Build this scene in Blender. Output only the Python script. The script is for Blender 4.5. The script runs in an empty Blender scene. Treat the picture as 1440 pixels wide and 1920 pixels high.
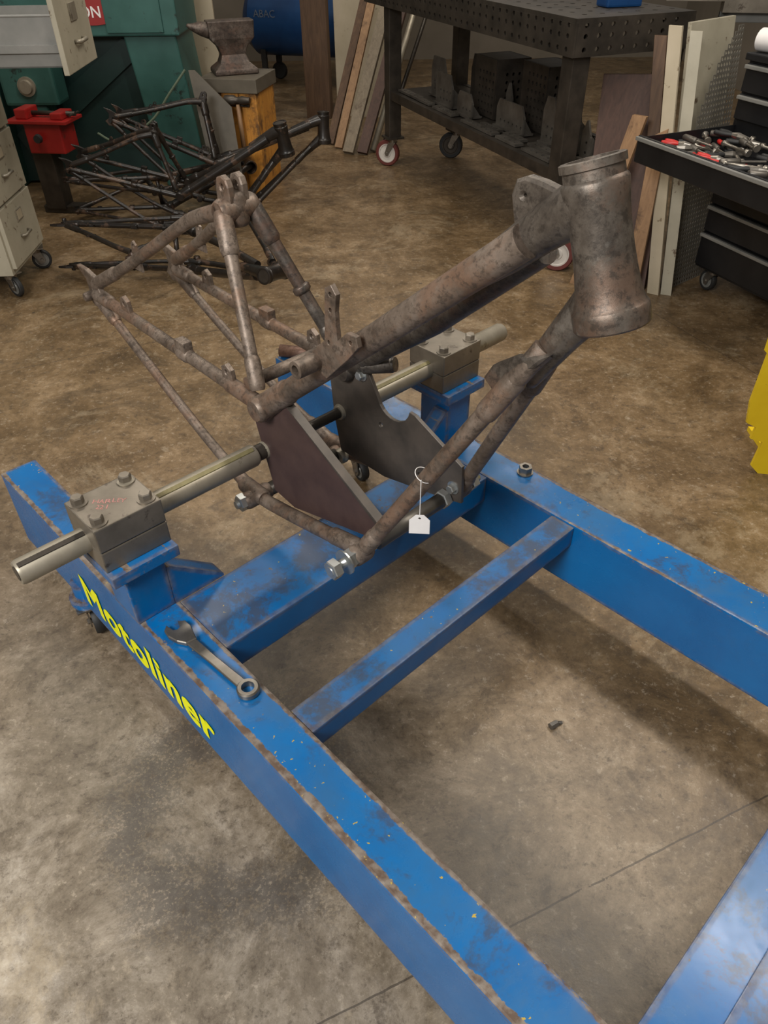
import bpy, bmesh, math, random
from mathutils import Vector, Matrix
random.seed(4)
S=0.85
H=1.7
RS=1.0
C,Sn=math.cos(math.radians(46.708)),math.sin(math.radians(46.708))
def W(x,y,z): return Vector((x,y,z))*S
def B(a,b,z): return W(C*a+Sn*b, -Sn*a+C*b, z)
def L(ox,oy,oz,ang):
    c,s=math.cos(math.radians(ang)),math.sin(math.radians(ang))
    return lambda x,y,z: W(ox+c*x-s*y, oy+s*x+c*y, oz+z)
SC=bpy.context.scene.collection
# ---------------------------------------------------------------- materials
def newmat(n):
    m=bpy.data.materials.new(n); m.use_nodes=True
    nt=m.node_tree; b=nt.nodes['Principled BSDF']
    return m,nt,b
def noise(nt,scale,detail=6,rough=.6,dist=0,co='Object',vec=None):
    n=nt.nodes.new('ShaderNodeTexNoise'); n.inputs['Scale'].default_value=scale
    n.inputs['Detail'].default_value=detail; n.inputs['Roughness'].default_value=rough; n.inputs['Distortion'].default_value=dist
    if vec is None:
        g=nt.nodes.new('ShaderNodeNewGeometry'); vec=g.outputs['Position']
    nt.links.new(vec,n.inputs['Vector']); return n.outputs['Fac']
def ramp(nt,fac,stops):
    r=nt.nodes.new('ShaderNodeValToRGB'); e=r.color_ramp.elements
    while len(e)<len(stops): e.new(.5)
    for i,(p,c) in enumerate(stops):
        e[i].position=p; e[i].color=(*c,1) if len(c)==3 else c
    nt.links.new(fac,r.inputs['Fac']); return r.outputs['Color']
def mix(nt,f,a,b,mode='MIX'):
    m=nt.nodes.new('ShaderNodeMix'); m.data_type='RGBA'; m.blend_type=mode
    for s,v in ((m.inputs[0],f),(m.inputs[6],a),(m.inputs[7],b)):
        if isinstance(v,(int,float)): s.default_value=v
        elif isinstance(v,tuple): s.default_value=(*v,1)
        else: nt.links.new(v,s)
    return m.outputs[2]
def mth(nt,op,a,b=0,c=0):
    m=nt.nodes.new('ShaderNodeMath'); m.operation=op
    for s,v in zip(m.inputs,(a,b,c)):
        if isinstance(v,(int,float)): s.default_value=v
        else: nt.links.new(v,s)
    return m.outputs[0]
def bump(nt,b,fac,st,d=.002):
    n=nt.nodes.new('ShaderNodeBump'); n.inputs['Strength'].default_value=st; n.inputs['Distance'].default_value=d
    nt.links.new(fac,n.inputs['Height']); nt.links.new(n.outputs[0],b.inputs['Normal'])
def setp(nt,sock,v):
    if isinstance(v,(int,float)): sock.default_value=v
    elif isinstance(v,tuple): sock.default_value=(*v,1)
    else: nt.links.new(v,sock)
def g3(v): return (v,v,v)
def simple(n,c1,c2,scale=8,metal=0,rough=.5,bmp=.15,wear=None,wearc=(.1,.06,.04),wscale=20,r2=None):
    m,nt,b=newmat(n)
    f=noise(nt,scale)
    col=ramp(nt,f,[(.3,c1),(.7,c2)])
    if wear is not None:
        w=noise(nt,wscale,8,.7); mask=ramp(nt,w,[(wear,(0,0,0)),(wear+.05,(1,1,1))])
        col=mix(nt,mask,col,wearc)
    setp(nt,b.inputs['Base Color'],col); b.inputs['Metallic'].default_value=metal
    b.inputs['Roughness'].default_value=rough
    if bmp: bump(nt,b,noise(nt,scale*8),bmp,.001)
    return m
def painted(n,c1,c2,metalc,rust,rough=.3,dirt=0.0):
    m,nt,b=newmat(n)
    f=noise(nt,5); col=ramp(nt,f,[(.3,c1),(.7,c2)])
    geo=nt.nodes.new('ShaderNodeNewGeometry'); sx=nt.nodes.new('ShaderNodeSeparateXYZ'); nt.links.new(geo.outputs['Normal'],sx.inputs[0])
    sp_=nt.nodes.new('ShaderNodeSeparateXYZ'); nt.links.new(geo.outputs['Position'],sp_.inputs[0])
    up=mth(nt,'GREATER_THAN',sx.outputs[2],.7)
    upm=mth(nt,'MAXIMUM',up,.12)
    g=noise(nt,4.5,12,.72,.3); gm=ramp(nt,g,[(.42,(0,0,0)),(.62,g3(.4))])
    col=mix(nt,mth(nt,'MULTIPLY',gm,upm),col,(.03,.09,.15))
    g2=noise(nt,7,14,.8,.3); gm2=ramp(nt,g2,[(.52-dirt,(0,0,0)),(.60-dirt*.6,g3(.62+dirt*1.6))])
    col=mix(nt,mth(nt,'MULTIPLY',gm2,upm),col,(.045,.038,.032))
    bev=nt.nodes.new('ShaderNodeBevel'); bev.samples=4; bev.inputs['Radius'].default_value=.024
    d=nt.nodes.new('ShaderNodeVectorMath'); d.operation='DOT_PRODUCT'
    nt.links.new(bev.outputs[0],d.inputs[0]); nt.links.new(geo.outputs['Normal'],d.inputs[1])
    e=ramp(nt,d.outputs['Value'],[(.86,(1,1,1)),(.999,(0,0,0))])
    wn=noise(nt,8,14,.8); e2=mth(nt,'GREATER_THAN',mth(nt,'ADD',mth(nt,'MULTIPLY',e,mth(nt,'ADD',mth(nt,'MULTIPLY',up,.14),.24)),wn),.71)
    # rubbed bands along the long rail edges (across-bench coordinate bb)
    bb=mth(nt,'DIVIDE',mth(nt,'ADD',mth(nt,'MULTIPLY',sp_.outputs[0],Sn),mth(nt,'MULTIPLY',sp_.outputs[1],C)),S)
    wn2=noise(nt,16,12,.8)
    low=noise(nt,2.2,3,.5)
    for b0,wd,k in((.387,.013,.40),(.483,.009,.26),(1.413,.009,.28),(1.530,.012,.34)):
        q=mth(nt,'MAXIMUM',mth(nt,'SUBTRACT',1,mth(nt,'DIVIDE',mth(nt,'ABSOLUTE',mth(nt,'SUBTRACT',bb,b0)),wd)),0)
        q=mth(nt,'MULTIPLY',mth(nt,'GREATER_THAN',q,.01),mth(nt,'ADD',mth(nt,'MULTIPLY',q,k),mth(nt,'ADD',wn2,mth(nt,'MULTIPLY',mth(nt,'SUBTRACT',low,.5),.9))))
        e2=mth(nt,'MAXIMUM',e2,mth(nt,'MULTIPLY',mth(nt,'GREATER_THAN',q,.72),up))
    sp=mth(nt,'MULTIPLY',mth(nt,'GREATER_THAN',noise(nt,38,8,.7),.675-dirt*.3),upm)
    msk=mth(nt,'MAXIMUM',e2,sp)
    rc=mix(nt,ramp(nt,noise(nt,50),[(.4,(0,0,0)),(.6,(1,1,1))]),metalc,rust)
    col=mix(nt,msk,col,rc)
    ys=mth(nt,'MULTIPLY',mth(nt,'GREATER_THAN',mth(nt,'ADD',noise(nt,95,3,.5),mth(nt,'MULTIPLY',noise(nt,3,3,.5),.35)),.92-dirt*.2),up)
    col=mix(nt,ys,col,(.42,.30,.05))
    setp(nt,b.inputs['Base Color'],col)
    rg=mth(nt,'ADD',mth(nt,'MULTIPLY',mth(nt,'MAXIMUM',gm,msk),.3),rough); setp(nt,b.inputs['Roughness'],rg)
    bump(nt,b,noise(nt,30),.15,.001)
    return m
MT={}
MT['blue']=painted('blue_paint',(.001,.100,.31),(.002,.140,.40),(.20,.165,.135),(.09,.055,.036),rough=.22)
MT['bluedirty']=painted('grimy_blue_paint',(.001,.09,.28),(.002,.125,.36),(.15,.125,.10),(.09,.055,.036),rough=.34,dirt=.06)
def rustmat(n,a,b_,c,orange,rough=.5,metal=.4,sc=12):
    m,nt,b=newmat(n)
    f=noise(nt,sc,12,.75); f2=noise(nt,sc*6,8,.75)
    col=ramp(nt,f,[(.3,a),(.47,b_),(.65,c)])
    f3=noise(nt,sc*.55,8,.7,.4); col=mix(nt,ramp(nt,f3,[(.5,(0,0,0)),(.62,g3(.6))]),col,orange)
    col=mix(nt,ramp(nt,f2,[(.50,(0,0,0)),(.60,g3(.7))]),col,a)
    f4=noise(nt,sc*.9,8,.7); col=mix(nt,ramp(nt,f4,[(.60,(0,0,0)),(.68,g3(.4))]),col,(.30,.27,.235))
    setp(nt,b.inputs['Base Color'],col); b.inputs['Metallic'].default_value=metal; b.inputs['Roughness'].default_value=rough
    bump(nt,b,f2,.35,.0015); return m
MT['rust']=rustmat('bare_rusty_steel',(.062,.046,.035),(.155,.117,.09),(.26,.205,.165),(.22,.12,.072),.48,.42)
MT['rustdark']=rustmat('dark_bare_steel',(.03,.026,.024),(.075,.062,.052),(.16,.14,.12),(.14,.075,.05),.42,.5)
MT['headrust']=rustmat('grey_brown_head_steel',(.042,.034,.028),(.105,.086,.07),(.185,.157,.13),(.165,.093,.06),.43,.5)
MT['plate']=simple('maroon_plate_steel',(.045,.025,.024),(.075,.044,.038),14,.2,.55,.1)
MT['plateg']=simple('grey_plate_steel',(.05,.043,.037),(.105,.085,.07),14,.3,.5,.1,.62,(.04,.03,.025),10)
MT['steel']=simple('machined_steel',(.24,.21,.16),(.38,.34,.27),10,.55,.45,.12,.60,(.17,.14,.1),9)
MT['block']=simple('mill_steel_block',(.14,.12,.095),(.27,.235,.19),9,.65,.42,.15,.6,(.1,.08,.065),14)
MT['chrome']=simple('zinc_plated_steel',(.42,.43,.42),(.58,.6,.59),20,.85,.3,.05)
MT['toolsteel']=simple('satin_tool_steel',(.17,.15,.125),(.36,.33,.29),14,.85,.33,.05)
MT['darksteel']=simple('dark_steel',(.03,.026,.022),(.075,.062,.05),10,.5,.42,.15)
MT['fixture']=simple('fixture_steel',(.07,.06,.05),(.16,.145,.125),10,.5,.4,.15)
MT['black']=simple('black_enamel',(.008,.007,.006),(.026,.019,.015),14,.15,.34,.2,.54,(.075,.045,.03),11)
MT['blackcab']=simple('black_powder_coat',(.008,.008,.009),(.014,.014,.015),10,.1,.38,.05)
MT['brass']=simple('dull_scale_tape',(.14,.115,.05),(.22,.19,.09),30,.2,.6,0)
MT['yellowtxt']=simple('yellow_vinyl',(.86,.88,.0),(.90,.92,.0),4,0,.4,0)
MT['yellow']=simple('yellow_paint',(.75,.5,.01),(.85,.6,.02),6,0,.4,.05,.66,(.3,.2,.03))
MT['white']=simple('white_paper',(.72,.69,.68),(.8,.77,.75),20,0,.7,0)
MT['cream']=simple('cream_paint',(.33,.30,.225),(.43,.39,.30),6,.0,.45,.08,.60,(.12,.08,.05),13)
MT['creamboard']=simple('cream_board',(.38,.32,.22),(.48,.41,.30),4,0,.6,.05,.62,(.2,.15,.09))
MT['grey']=simple('grey_sheet_metal',(.20,.2,.185),(.28,.27,.25),8,.3,.4,.05)
MT['perf']=simple('perforated_galvanised_sheet',(.13,.12,.10),(.20,.185,.16),8,.3,.45,.05)
MT['brownsheet']=simple('brownish_grey_sheet',(.08,.068,.052),(.14,.12,.09),6,.2,.5,.05)
MT['teal']=simple('teal_machine_paint',(.024,.082,.07),(.04,.12,.105),5,.05,.42,.1,.60,(.018,.03,.026),8)
MT['tealdark']=simple('dark_teal_paint',(.006,.02,.019),(.012,.035,.031),5,.05,.45,.1)
MT['red']=simple('red_paint',(.24,.010,.01),(.34,.018,.014),8,0,.35,.05,.60,(.08,.02,.015))
MT['redbright']=simple('red_grip_plastic',(.40,.015,.012),(.50,.02,.018),8,0,.35,.05)
MT['redbadge']=simple('red_badge',(.25,.02,.02),(.3,.03,.03),8,0,.4,0)
MT['rubber']=simple('black_rubber',(.012,.012,.012),(.02,.02,.02),20,0,.6,.1)
MT['whitewheel']=simple('white_nylon',(.5,.46,.42),(.62,.58,.53),10,0,.45,.05)
MT['redtyre']=simple('red_polyurethane',(.10,.025,.02),(.15,.035,.03),10,0,.45,.05)
MT['cable']=simple('green_hose',(.10,.13,.09),(.14,.18,.12),20,0,.5,0)
MT['bluecomp']=simple('blue_enamel',(.004,.035,.12),(.008,.055,.17),6,0,.3,.05)
MT['bluepale']=simple('faded_logo_ink',(.10,.13,.19),(.14,.17,.23),6,0,.5,.0)
MT['pinkink']=simple('pink_marker_ink',(.40,.16,.14),(.50,.22,.20),60,0,.6,0)
MT['wall']=simple('workshop_wall_paint',(.16,.135,.10),(.22,.185,.145),2,0,.8,.1)
MT['copper']=rustmat('coppery_brown_steel',(.08,.042,.03),(.14,.075,.052),(.22,.13,.095),(.17,.08,.055))
MT['anviliron']=rustmat('dark_anvil_iron',(.03,.023,.019),(.07,.05,.04),(.14,.11,.09),(.12,.06,.04),.5,.4)
def wood(n,c1,c2,sc=6,stretch=(1,1,.12),rough=.6,wear=0):
    m,nt,b=newmat(n); g=nt.nodes.new('ShaderNodeNewGeometry'); mp=nt.nodes.new('ShaderNodeMapping'); mp.inputs['Scale'].default_value=stretch
    nt.links.new(g.outputs['Position'],mp.inputs[0]); f=noise(nt,sc*6,8,.65,1.2,vec=mp.outputs[0])
    col=ramp(nt,f,[(.3,c1),(.7,c2)])
    if wear: col=mix(nt,ramp(nt,noise(nt,6,10,.75),[(wear,(0,0,0)),(wear+.12,g3(.85))]),col,(.06,.03,.015))
    setp(nt,b.inputs['Base Color'],col); b.inputs['Roughness'].default_value=rough; bump(nt,b,f,.25,.001); return m
MT['orangewood']=wood('orange_varnished_wood',(.40,.15,.02),(.64,.30,.05),wear=.5)
MT['brownwood']=wood('brown_wood',(.06,.03,.015),(.12,.065,.033))
MT['lightwood']=wood('light_wood',(.20,.11,.055),(.34,.20,.10),wear=.55)
MT['greywood']=wood('weathered_grey_wood',(.14,.11,.075),(.24,.19,.13),wear=.55)
MT['redwood']=wood('reddish_hardboard',(.05,.025,.017),(.095,.047,.032))
def concrete():
    m,nt,b=newmat('worn_concrete')
    geo=nt.nodes.new('ShaderNodeNewGeometry'); P=geo.outputs['Position']
    sx=nt.nodes.new('ShaderNodeSeparateXYZ'); nt.links.new(P,sx.inputs[0]); X,Y=sx.outputs[0],sx.outputs[1]
    big=noise(nt,1.1,8,.65,.5); mid=noise(nt,3.4,15,.82,.4); fine=noise(nt,45,10,.8); sp=noise(nt,140,5,.7)
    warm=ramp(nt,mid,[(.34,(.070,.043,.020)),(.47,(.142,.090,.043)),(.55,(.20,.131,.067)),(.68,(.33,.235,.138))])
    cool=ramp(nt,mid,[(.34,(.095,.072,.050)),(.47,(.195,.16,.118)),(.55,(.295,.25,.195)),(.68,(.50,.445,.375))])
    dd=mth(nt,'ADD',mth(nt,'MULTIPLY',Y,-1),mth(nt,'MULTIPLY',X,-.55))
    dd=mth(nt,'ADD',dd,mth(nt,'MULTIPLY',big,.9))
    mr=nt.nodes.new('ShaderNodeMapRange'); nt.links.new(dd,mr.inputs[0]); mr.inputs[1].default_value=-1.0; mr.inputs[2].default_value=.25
    col=mix(nt,mr.outputs[0],warm,cool)  # greyer concrete towards near left, with the brighter light there painted in
    m2=noise(nt,14,12,.8,.3)
    col=mix(nt,ramp(nt,m2,[(.37,g3(.6)),(.47,(0,0,0))]),col,(.055,.038,.024))
    col=mix(nt,ramp(nt,m2,[(.57,(0,0,0)),(.63,g3(.3))]),col,(.44,.36,.26))
    col=mix(nt,ramp(nt,fine,[(.37,g3(.65)),(.46,(0,0,0))]),col,(.055,.038,.024))
    col=mix(nt,ramp(nt,fine,[(.56,(0,0,0)),(.62,g3(.38))]),col,(.50,.42,.32))
    st=noise(nt,2.6,12,.78,.8); col=mix(nt,ramp(nt,st,[(.53,(0,0,0)),(.60,g3(.4))]),col,(.06,.042,.025))
    lt=noise(nt,1.9,13,.82,.5); col=mix(nt,ramp(nt,lt,[(.54,(0,0,0)),(.60,g3(.3))]),col,(.42,.335,.22))
    cx,cy=-.36*S,.93*S
    dx=mth(nt,'SUBTRACT',X,cx); dy=mth(nt,'SUBTRACT',Y,cy)
    r=mth(nt,'SQRT',mth(nt,'ADD',mth(nt,'MULTIPLY',dx,dx),mth(nt,'MULTIPLY',dy,dy)))
    r=mth(nt,'ADD',r,mth(nt,'MULTIPLY',mth(nt,'SUBTRACT',noise(nt,4,8,.75),.5),.40))
    ringm=mth(nt,'SUBTRACT',1,mth(nt,'MULTIPLY',mth(nt,'ABSOLUTE',mth(nt,'SUBTRACT',r,.21)),9)); ringm=mth(nt,'MAXIMUM',ringm,0)
    spk=mth(nt,'GREATER_THAN',mth(nt,'ADD',mth(nt,'MULTIPLY',mth(nt,'ADD',sp,fine),.5),mth(nt,'MULTIPLY',ringm,.085)),.54)
    col=mix(nt,mth(nt,'MULTIPLY',mth(nt,'MULTIPLY',spk,ringm),.75),col,(.07,.06,.052))
    vo=nt.nodes.new('ShaderNodeTexVoronoi'); vo.inputs['Scale'].default_value=4.5; nt.links.new(P,vo.inputs['Vector'])
    dr=mth(nt,'LESS_THAN',mth(nt,'ADD',vo.outputs['Distance'],mth(nt,'MULTIPLY',noise(nt,25),.10)),.09)
    col=mix(nt,mth(nt,'MULTIPLY',dr,.65),col,(.05,.04,.03))
    ang=math.radians(23.5)
    wob=mth(nt,'MULTIPLY',mth(nt,'SUBTRACT',noise(nt,9,5,.6),.5),.010)
    c1=mth(nt,'ADD',mth(nt,'ADD',mth(nt,'MULTIPLY',X,-math.sin(ang)),mth(nt,'MULTIPLY',Y,math.cos(ang))),wob)
    c2=mth(nt,'ADD',mth(nt,'ADD',mth(nt,'MULTIPLY',X,math.cos(ang)),mth(nt,'MULTIPLY',Y,math.sin(ang))),wob)
    def seam(c,off,per):
        q=mth(nt,'SUBTRACT',c,off-per/2); q=mth(nt,'MODULO',mth(nt,'ADD',q,per*10),per); q=mth(nt,'ABSOLUTE',mth(nt,'SUBTRACT',q,per/2))
        return mth(nt,'LESS_THAN',q,.0018)
    s=mth(nt,'MAXIMUM',seam(c1,.481*S,2.6),seam(c2,-.75,3.1))
    s=mth(nt,'MULTIPLY',s,mth(nt,'GREATER_THAN',noise(nt,6,6,.7),.38))
    col=mix(nt,mth(nt,'MULTIPLY',s,.7),col,(.04,.03,.022))
    setp(nt,b.inputs['Base Color'],col)
    rr=ramp(nt,mid,[(.35,g3(.30)),(.65,g3(.50))]); setp(nt,b.inputs['Roughness'],rr)
    bump(nt,b,mth(nt,'ADD',fine,m2),.25,.002); return m
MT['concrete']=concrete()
# ---------------------------------------------------------------- mesh builder
class MB:
    def __init__(s): s.bm=bmesh.new()
    def face(s,vs):
        try: return s.bm.faces.new(vs)
        except ValueError: return None
    def box(s,xf,x0,x1,y0,y1,z0,z1,bev=0):
        v=[s.bm.verts.new(xf(x,y,z)) for x in(x0,x1) for y in(y0,y1) for z in(z0,z1)]
        fs=[]
        for f in((0,1,3,2),(4,6,7,5),(0,4,5,1),(2,3,7,6),(0,2,6,4),(1,5,7,3)): fs.append(s.face([v[i] for i in f]))
        if bev:
            es=list({e for f in fs for e in f.edges})
            bmesh.ops.bevel(s.bm,geom=es,offset=bev*S,segments=2,affect='EDGES',profile=.6)
        return s
    def hexa(s,pts):
        v=[s.bm.verts.new(p) for p in pts]
        for f in((3,2,1,0),(4,5,6,7),(0,1,5,4),(1,2,6,5),(2,3,7,6),(3,0,4,7)): s.face([v[i] for i in f])
        return s
    def tube(s,pts,rad,n=16,cap=True,smooth=0):
        pts=[Vector(p) for p in pts]
        if not isinstance(rad,(list,tuple)): rad=[rad]*len(pts)
        rad=list(rad)
        if smooth and len(pts)>2:
            np_,nr=[],[]
            for i in range(len(pts)-1):
                p0=pts[max(i-1,0)];p1=pts[i];p2=pts[i+1];p3=pts[min(i+2,len(pts)-1)]
                for k in range(smooth):
                    t=k/smooth
                    np_.append(.5*((2*p1)+(p2-p0)*t+(2*p0-5*p1+4*p2-p3)*t*t+(-p0+3*p1-3*p2+p3)*t**3)); nr.append(rad[i]*(1-t)+rad[i+1]*t)
            np_.append(pts[-1]);nr.append(rad[-1]); pts,rad=np_,nr
        rings=[];N=None
        for i,p in enumerate(pts):
            if i==0: T=pts[1]-p
            elif i==len(pts)-1: T=p-pts[i-1]
            else:
                T=(pts[i+1]-p).normalized()+(p-pts[i-1]).normalized()
            if T.length<1e-9: T=Vector((0,0,1))
            T.normalize()
            if N is None:
                N=T.cross(Vector((0,0,1)));
                if N.length<.05: N=T.cross(Vector((1,0,0)))
            N=(N-T*N.dot(T)).normalized(); Bn=T.cross(N)
            r=rad[i]*S*RS
            rings.append([s.bm.verts.new(p+N*math.cos(2*math.pi*k/n)*r+Bn*math.sin(2*math.pi*k/n)*r) for k in range(n)])
        for a,b in zip(rings,rings[1:]):
            for k in range(n):
                f=s.face([a[k],a[(k+1)%n],b[(k+1)%n],b[k]])
                if f and n>8: f.smooth=True
        if cap:
            s.face(rings[0][::-1]); s.face(rings[-1])
        return s
    def sleeve(s,p,q,r,ch=.3,n=22):
        p=Vector(p);q=Vector(q);l=(q-p).length/S; c=min(.014/l,.3)
        return s.lathe(p,q,[(0,r*.80),(c*.35,r*.91),(c*.7,r*.98),(c,r),(1-c,r),(1-c*.7,r*.98),(1-c*.35,r*.91),(1,r*.80)],n)
    def lathe(s,p0,p1,prof,n=28,closed=False):
        p0=Vector(p0);p1=Vector(p1);ax=p1-p0;T=ax.normalized();N=T.cross(Vector((0,0,1)))
        if N.length<.05:N=T.cross(Vector((1,0,0)))
        N.normalize();Bn=T.cross(N);rings=[]
        for t,r in prof:
            c=p0+ax*t; rings.append([s.bm.verts.new(c+(N*math.cos(2*math.pi*k/n)+Bn*math.sin(2*math.pi*k/n))*r*S*RS) for k in range(n)])
        prs=list(zip(range(len(prof)),range(1,len(prof))))
        if closed: prs.append((len(prof)-1,0))
        for i,j in prs:
            a,b=rings[i],rings[j]
            for k in range(n):
                f=s.face([a[k],a[(k+1)%n],b[(k+1)%n],b[k]])
                if f:f.smooth=(n>8)
        if n>8:
            for i in range(len(rings)):
                h=(i-1)%len(prof) if closed else i-1; j=(i+1)%len(prof) if closed else i+1
                if h<0 or j>=len(prof): continue
                L_=ax.length/S
                v1=Vector(((prof[i][0]-prof[h][0])*L_,prof[i][1]-prof[h][1]));v2=Vector(((prof[j][0]-prof[i][0])*L_,prof[j][1]-prof[i][1]))
                if v1.length>1e-7 and v2.length>1e-7 and v1.angle(v2)>.6:
                    for k in range(n):
                        e=s.bm.edges.get((rings[i][k],rings[i][(k+1)%n]))
                        if e: e.smooth=False
        if not closed:
            for r_,rev in((rings[0],True),(rings[-1],False)):
                f=s.face(r_[::-1] if rev else r_)
                if f:
                    for e in f.edges: e.smooth=False
        return s
    def torus(s,c,axis,R,r,n=32,m=10):
        c=Vector(c);T=Vector(axis).normalized();N=T.cross(Vector((0,0,1)))
        if N.length<.05:N=T.cross(Vector((1,0,0)))
        N.normalize();Bn=T.cross(N);R*=S;r*=S;rs=[]
        for i in range(n):
            d=N*math.cos(2*math.pi*i/n)+Bn*math.sin(2*math.pi*i/n)
            rs.append([s.bm.verts.new(c+d*(R+r*math.cos(2*math.pi*j/m))+T*r*math.sin(2*math.pi*j/m)) for j in range(m)])
        for i in range(n):
            a,b=rs[i],rs[(i+1)%n]
            for j in range(m):
                f=s.face([a[j],b[j],b[(j+1)%m],a[(j+1)%m]]);f.smooth=True
        return s
    def shape(s,xf,polys,t,res=1,bev=0):
        cu=bpy.data.curves.new('c','CURVE');cu.dimensions='2D';cu.fill_mode='BOTH';cu.extrude=t/2-bev;cu.bevel_depth=bev;cu.bevel_resolution=0
        for pl in polys:
            sp=cu.splines.new('POLY');sp.points.add(len(pl)-1)
            for i,q in enumerate(pl): sp.points[i].co=(q[0],q[1],0,1)
            sp.use_cyclic_u=True
        o=bpy.data.objects.new('c',cu); return s._from(o,xf)
    def text(s,xf,body,size,ext=.001,offset=0,shear=0,sx=1,res=3,space=1.0,flat=False):
        cu=bpy.data.curves.new('c','FONT');cu.body=body;cu.size=size;cu.extrude=ext;cu.offset=offset;cu.shear=shear;cu.resolution_u=res;cu.space_character=space
        if flat: cu.extrude=0;cu.fill_mode='FRONT'
        o=bpy.data.objects.new('c',cu); return s._from(o,lambda x,y,z:xf(x*sx,y,z))
    def _from(s,o,xf):
        SC.objects.link(o);bpy.context.view_layer.update()
        dg=bpy.context.evaluated_depsgraph_get();me=bpy.data.meshes.new_from_object(o.evaluated_get(dg))
        vs=[s.bm.verts.new(xf(*v.co)) for v in me.vertices]
        for p in me.polygons: s.face([vs[i] for i in p.vertices])
        d=o.data;bpy.data.objects.remove(o);bpy.data.curves.remove(d);bpy.data.meshes.remove(me);return s
    def bolt(s,p,axis,r=.014,h=.014,washer=True,shank=0):
        p=Vector(p);T=Vector(axis).normalized()
        if washer: s.lathe(p,p+T*.003*S,[(0,r*1.45),(1,r*1.45)],20)
        q=p+T*.003*S
        s.lathe(q,q+T*h*S,[(0,r),(.85,r),(1,r*.85)],6)
        return s
def circ(cx,cy,r,n=12,ph=0): return [(cx+r*math.cos(2*math.pi*i/n+ph),cy+r*math.sin(2*math.pi*i/n+ph)) for i in range(n)]
WL={}
def done(mb,name,mat,parent=None,label=None,bevel=0,recalc=True):
    if recalc: bmesh.ops.recalc_face_normals(mb.bm,faces=mb.bm.faces[:])
    vs=[v.co for v in mb.bm.verts]
    mn=Vector([min(v[i] for v in vs) for i in range(3)]);mx=Vector([max(v[i] for v in vs) for i in range(3)])
    o=Vector(((mn.x+mx.x)/2,(mn.y+mx.y)/2,mn.z))
    for v in mb.bm.verts: v.co-=o
    me=bpy.data.meshes.new(name);mb.bm.to_mesh(me);mb.bm.free()
    me.materials.append(MT[mat] if isinstance(mat,str) else mat)
    ob=bpy.data.objects.new(name,me);SC.objects.link(ob);ob.location=o;WL[ob.name]=o
    ob['_mn']=tuple(mn);ob['_mx']=tuple(mx)
    if bevel:
        md=ob.modifiers.new('b','BEVEL');md.width=bevel*S;md.segments=2;md.limit_method='ANGLE';md.angle_limit=.6
    if label: ob['label']=label
    if parent is not None:
        if isinstance(parent,Thing): parent.kids.append(ob)
        else:
            ob.parent=parent; ob.matrix_parent_inverse=Matrix.Translation(-WL[parent.name])
    return ob
def top(ob,label,cat,group=None):
    ob['label']=label;ob['category']=cat
    if group: ob['group']=group
    return ob
class Thing:
    def __init__(s,name,label,cat,group=None):
        s.name,s.label,s.cat,s.group=name,label,cat,group;s.kids=[]
    def end(s):
        mn=Vector([min(k['_mn'][i] for k in s.kids) for i in range(3)]);mx=Vector([max(k['_mx'][i] for k in s.kids) for i in range(3)])
        e=bpy.data.objects.new(s.name,None);SC.objects.link(e);loc=Vector(((mn.x+mx.x)/2,(mn.y+mx.y)/2,mn.z));e.location=loc;e.empty_display_size=.05
        WL[e.name]=loc
        for k in s.kids: k.parent=e;k.matrix_parent_inverse=Matrix.Translation(-loc)
        top(e,s.label,s.cat,s.group);s.e=e;return e
def sub(parent_ob,mb,name,mat,label=None,bevel=0):
    return done(mb,name,mat,parent_ob,label,bevel)
def lerp(p,q,t): return Vector(p)*(1-t)+Vector(q)*t
def castor(th,xf,r=.06,w=.03,face=0,wheel='rubber',hub='grey',top_z=None,label=None):
    tz=top_z or r*2+.035
    c,s_=math.cos(math.radians(face)),math.sin(math.radians(face))
    g=lambda x,y,z: xf(c*x-s_*y,s_*x+c*y,z)
    off=r*.45
    m=MB(); m.box(g,-.05,.05,-.045,.045,tz-.006,tz); m.lathe(g(0,0,tz-.03),g(0,0,tz-.006),[(0,.032),(1,.036)],20)
    for sy in(-1,1):
        y=sy*(w/2+.006)
        m.shape(lambda u,v,q,y=y:g(u,y+q,v),[[(-.03,tz-.03),(.03,tz-.03),(off+.018,r+.0),(off+.008,r-.02),(off-.012,r-.02),(off-.025,r+.01)]],.004)
    m.lathe(g(off,-w/2-.014,r),g(off,w/2+.014,r),[(0,.009),(1,.009)],8)
    fk=done(m,'castor','toolsteel',th,label)
    m=MB(); m.lathe(g(off,-w/2,r),g(off,w/2,r),[(0,r*.72),(0,r*.93),(.2,r),(.8,r),(1,r*.93),(1,r*.72)],32,closed=True)
    sub(fk,m,'tyre',wheel)
    m=MB(); m.lathe(g(off,-w/2+.002,r),g(off,w/2-.002,r),[(0,.014),(.02,r*.3),(.15,r*.35),(.15,r*.6),(0,r*.64),(0,r*.72),(1,r*.72),(1,r*.64),(.85,r*.6),(.85,r*.35),(.98,r*.3),(1,.014)],32)
    sub(fk,m,'hub',hub)
# ================================================================= SETTING
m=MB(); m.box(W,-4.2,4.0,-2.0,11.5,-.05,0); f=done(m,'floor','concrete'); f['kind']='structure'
for n,(x0,x1,y0,y1) in {'wall_back':(-4.2,4.0,11.5,11.6),'wall_left':(-4.3,-4.2,-2,11.6),'wall_right':(4.0,4.1,-2,11.6)}.items():
    m=MB(); m.box(W,x0,x1,y0,y1,-.05,3.6); o=done(m,n,'wall'); o['kind']='structure'
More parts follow.
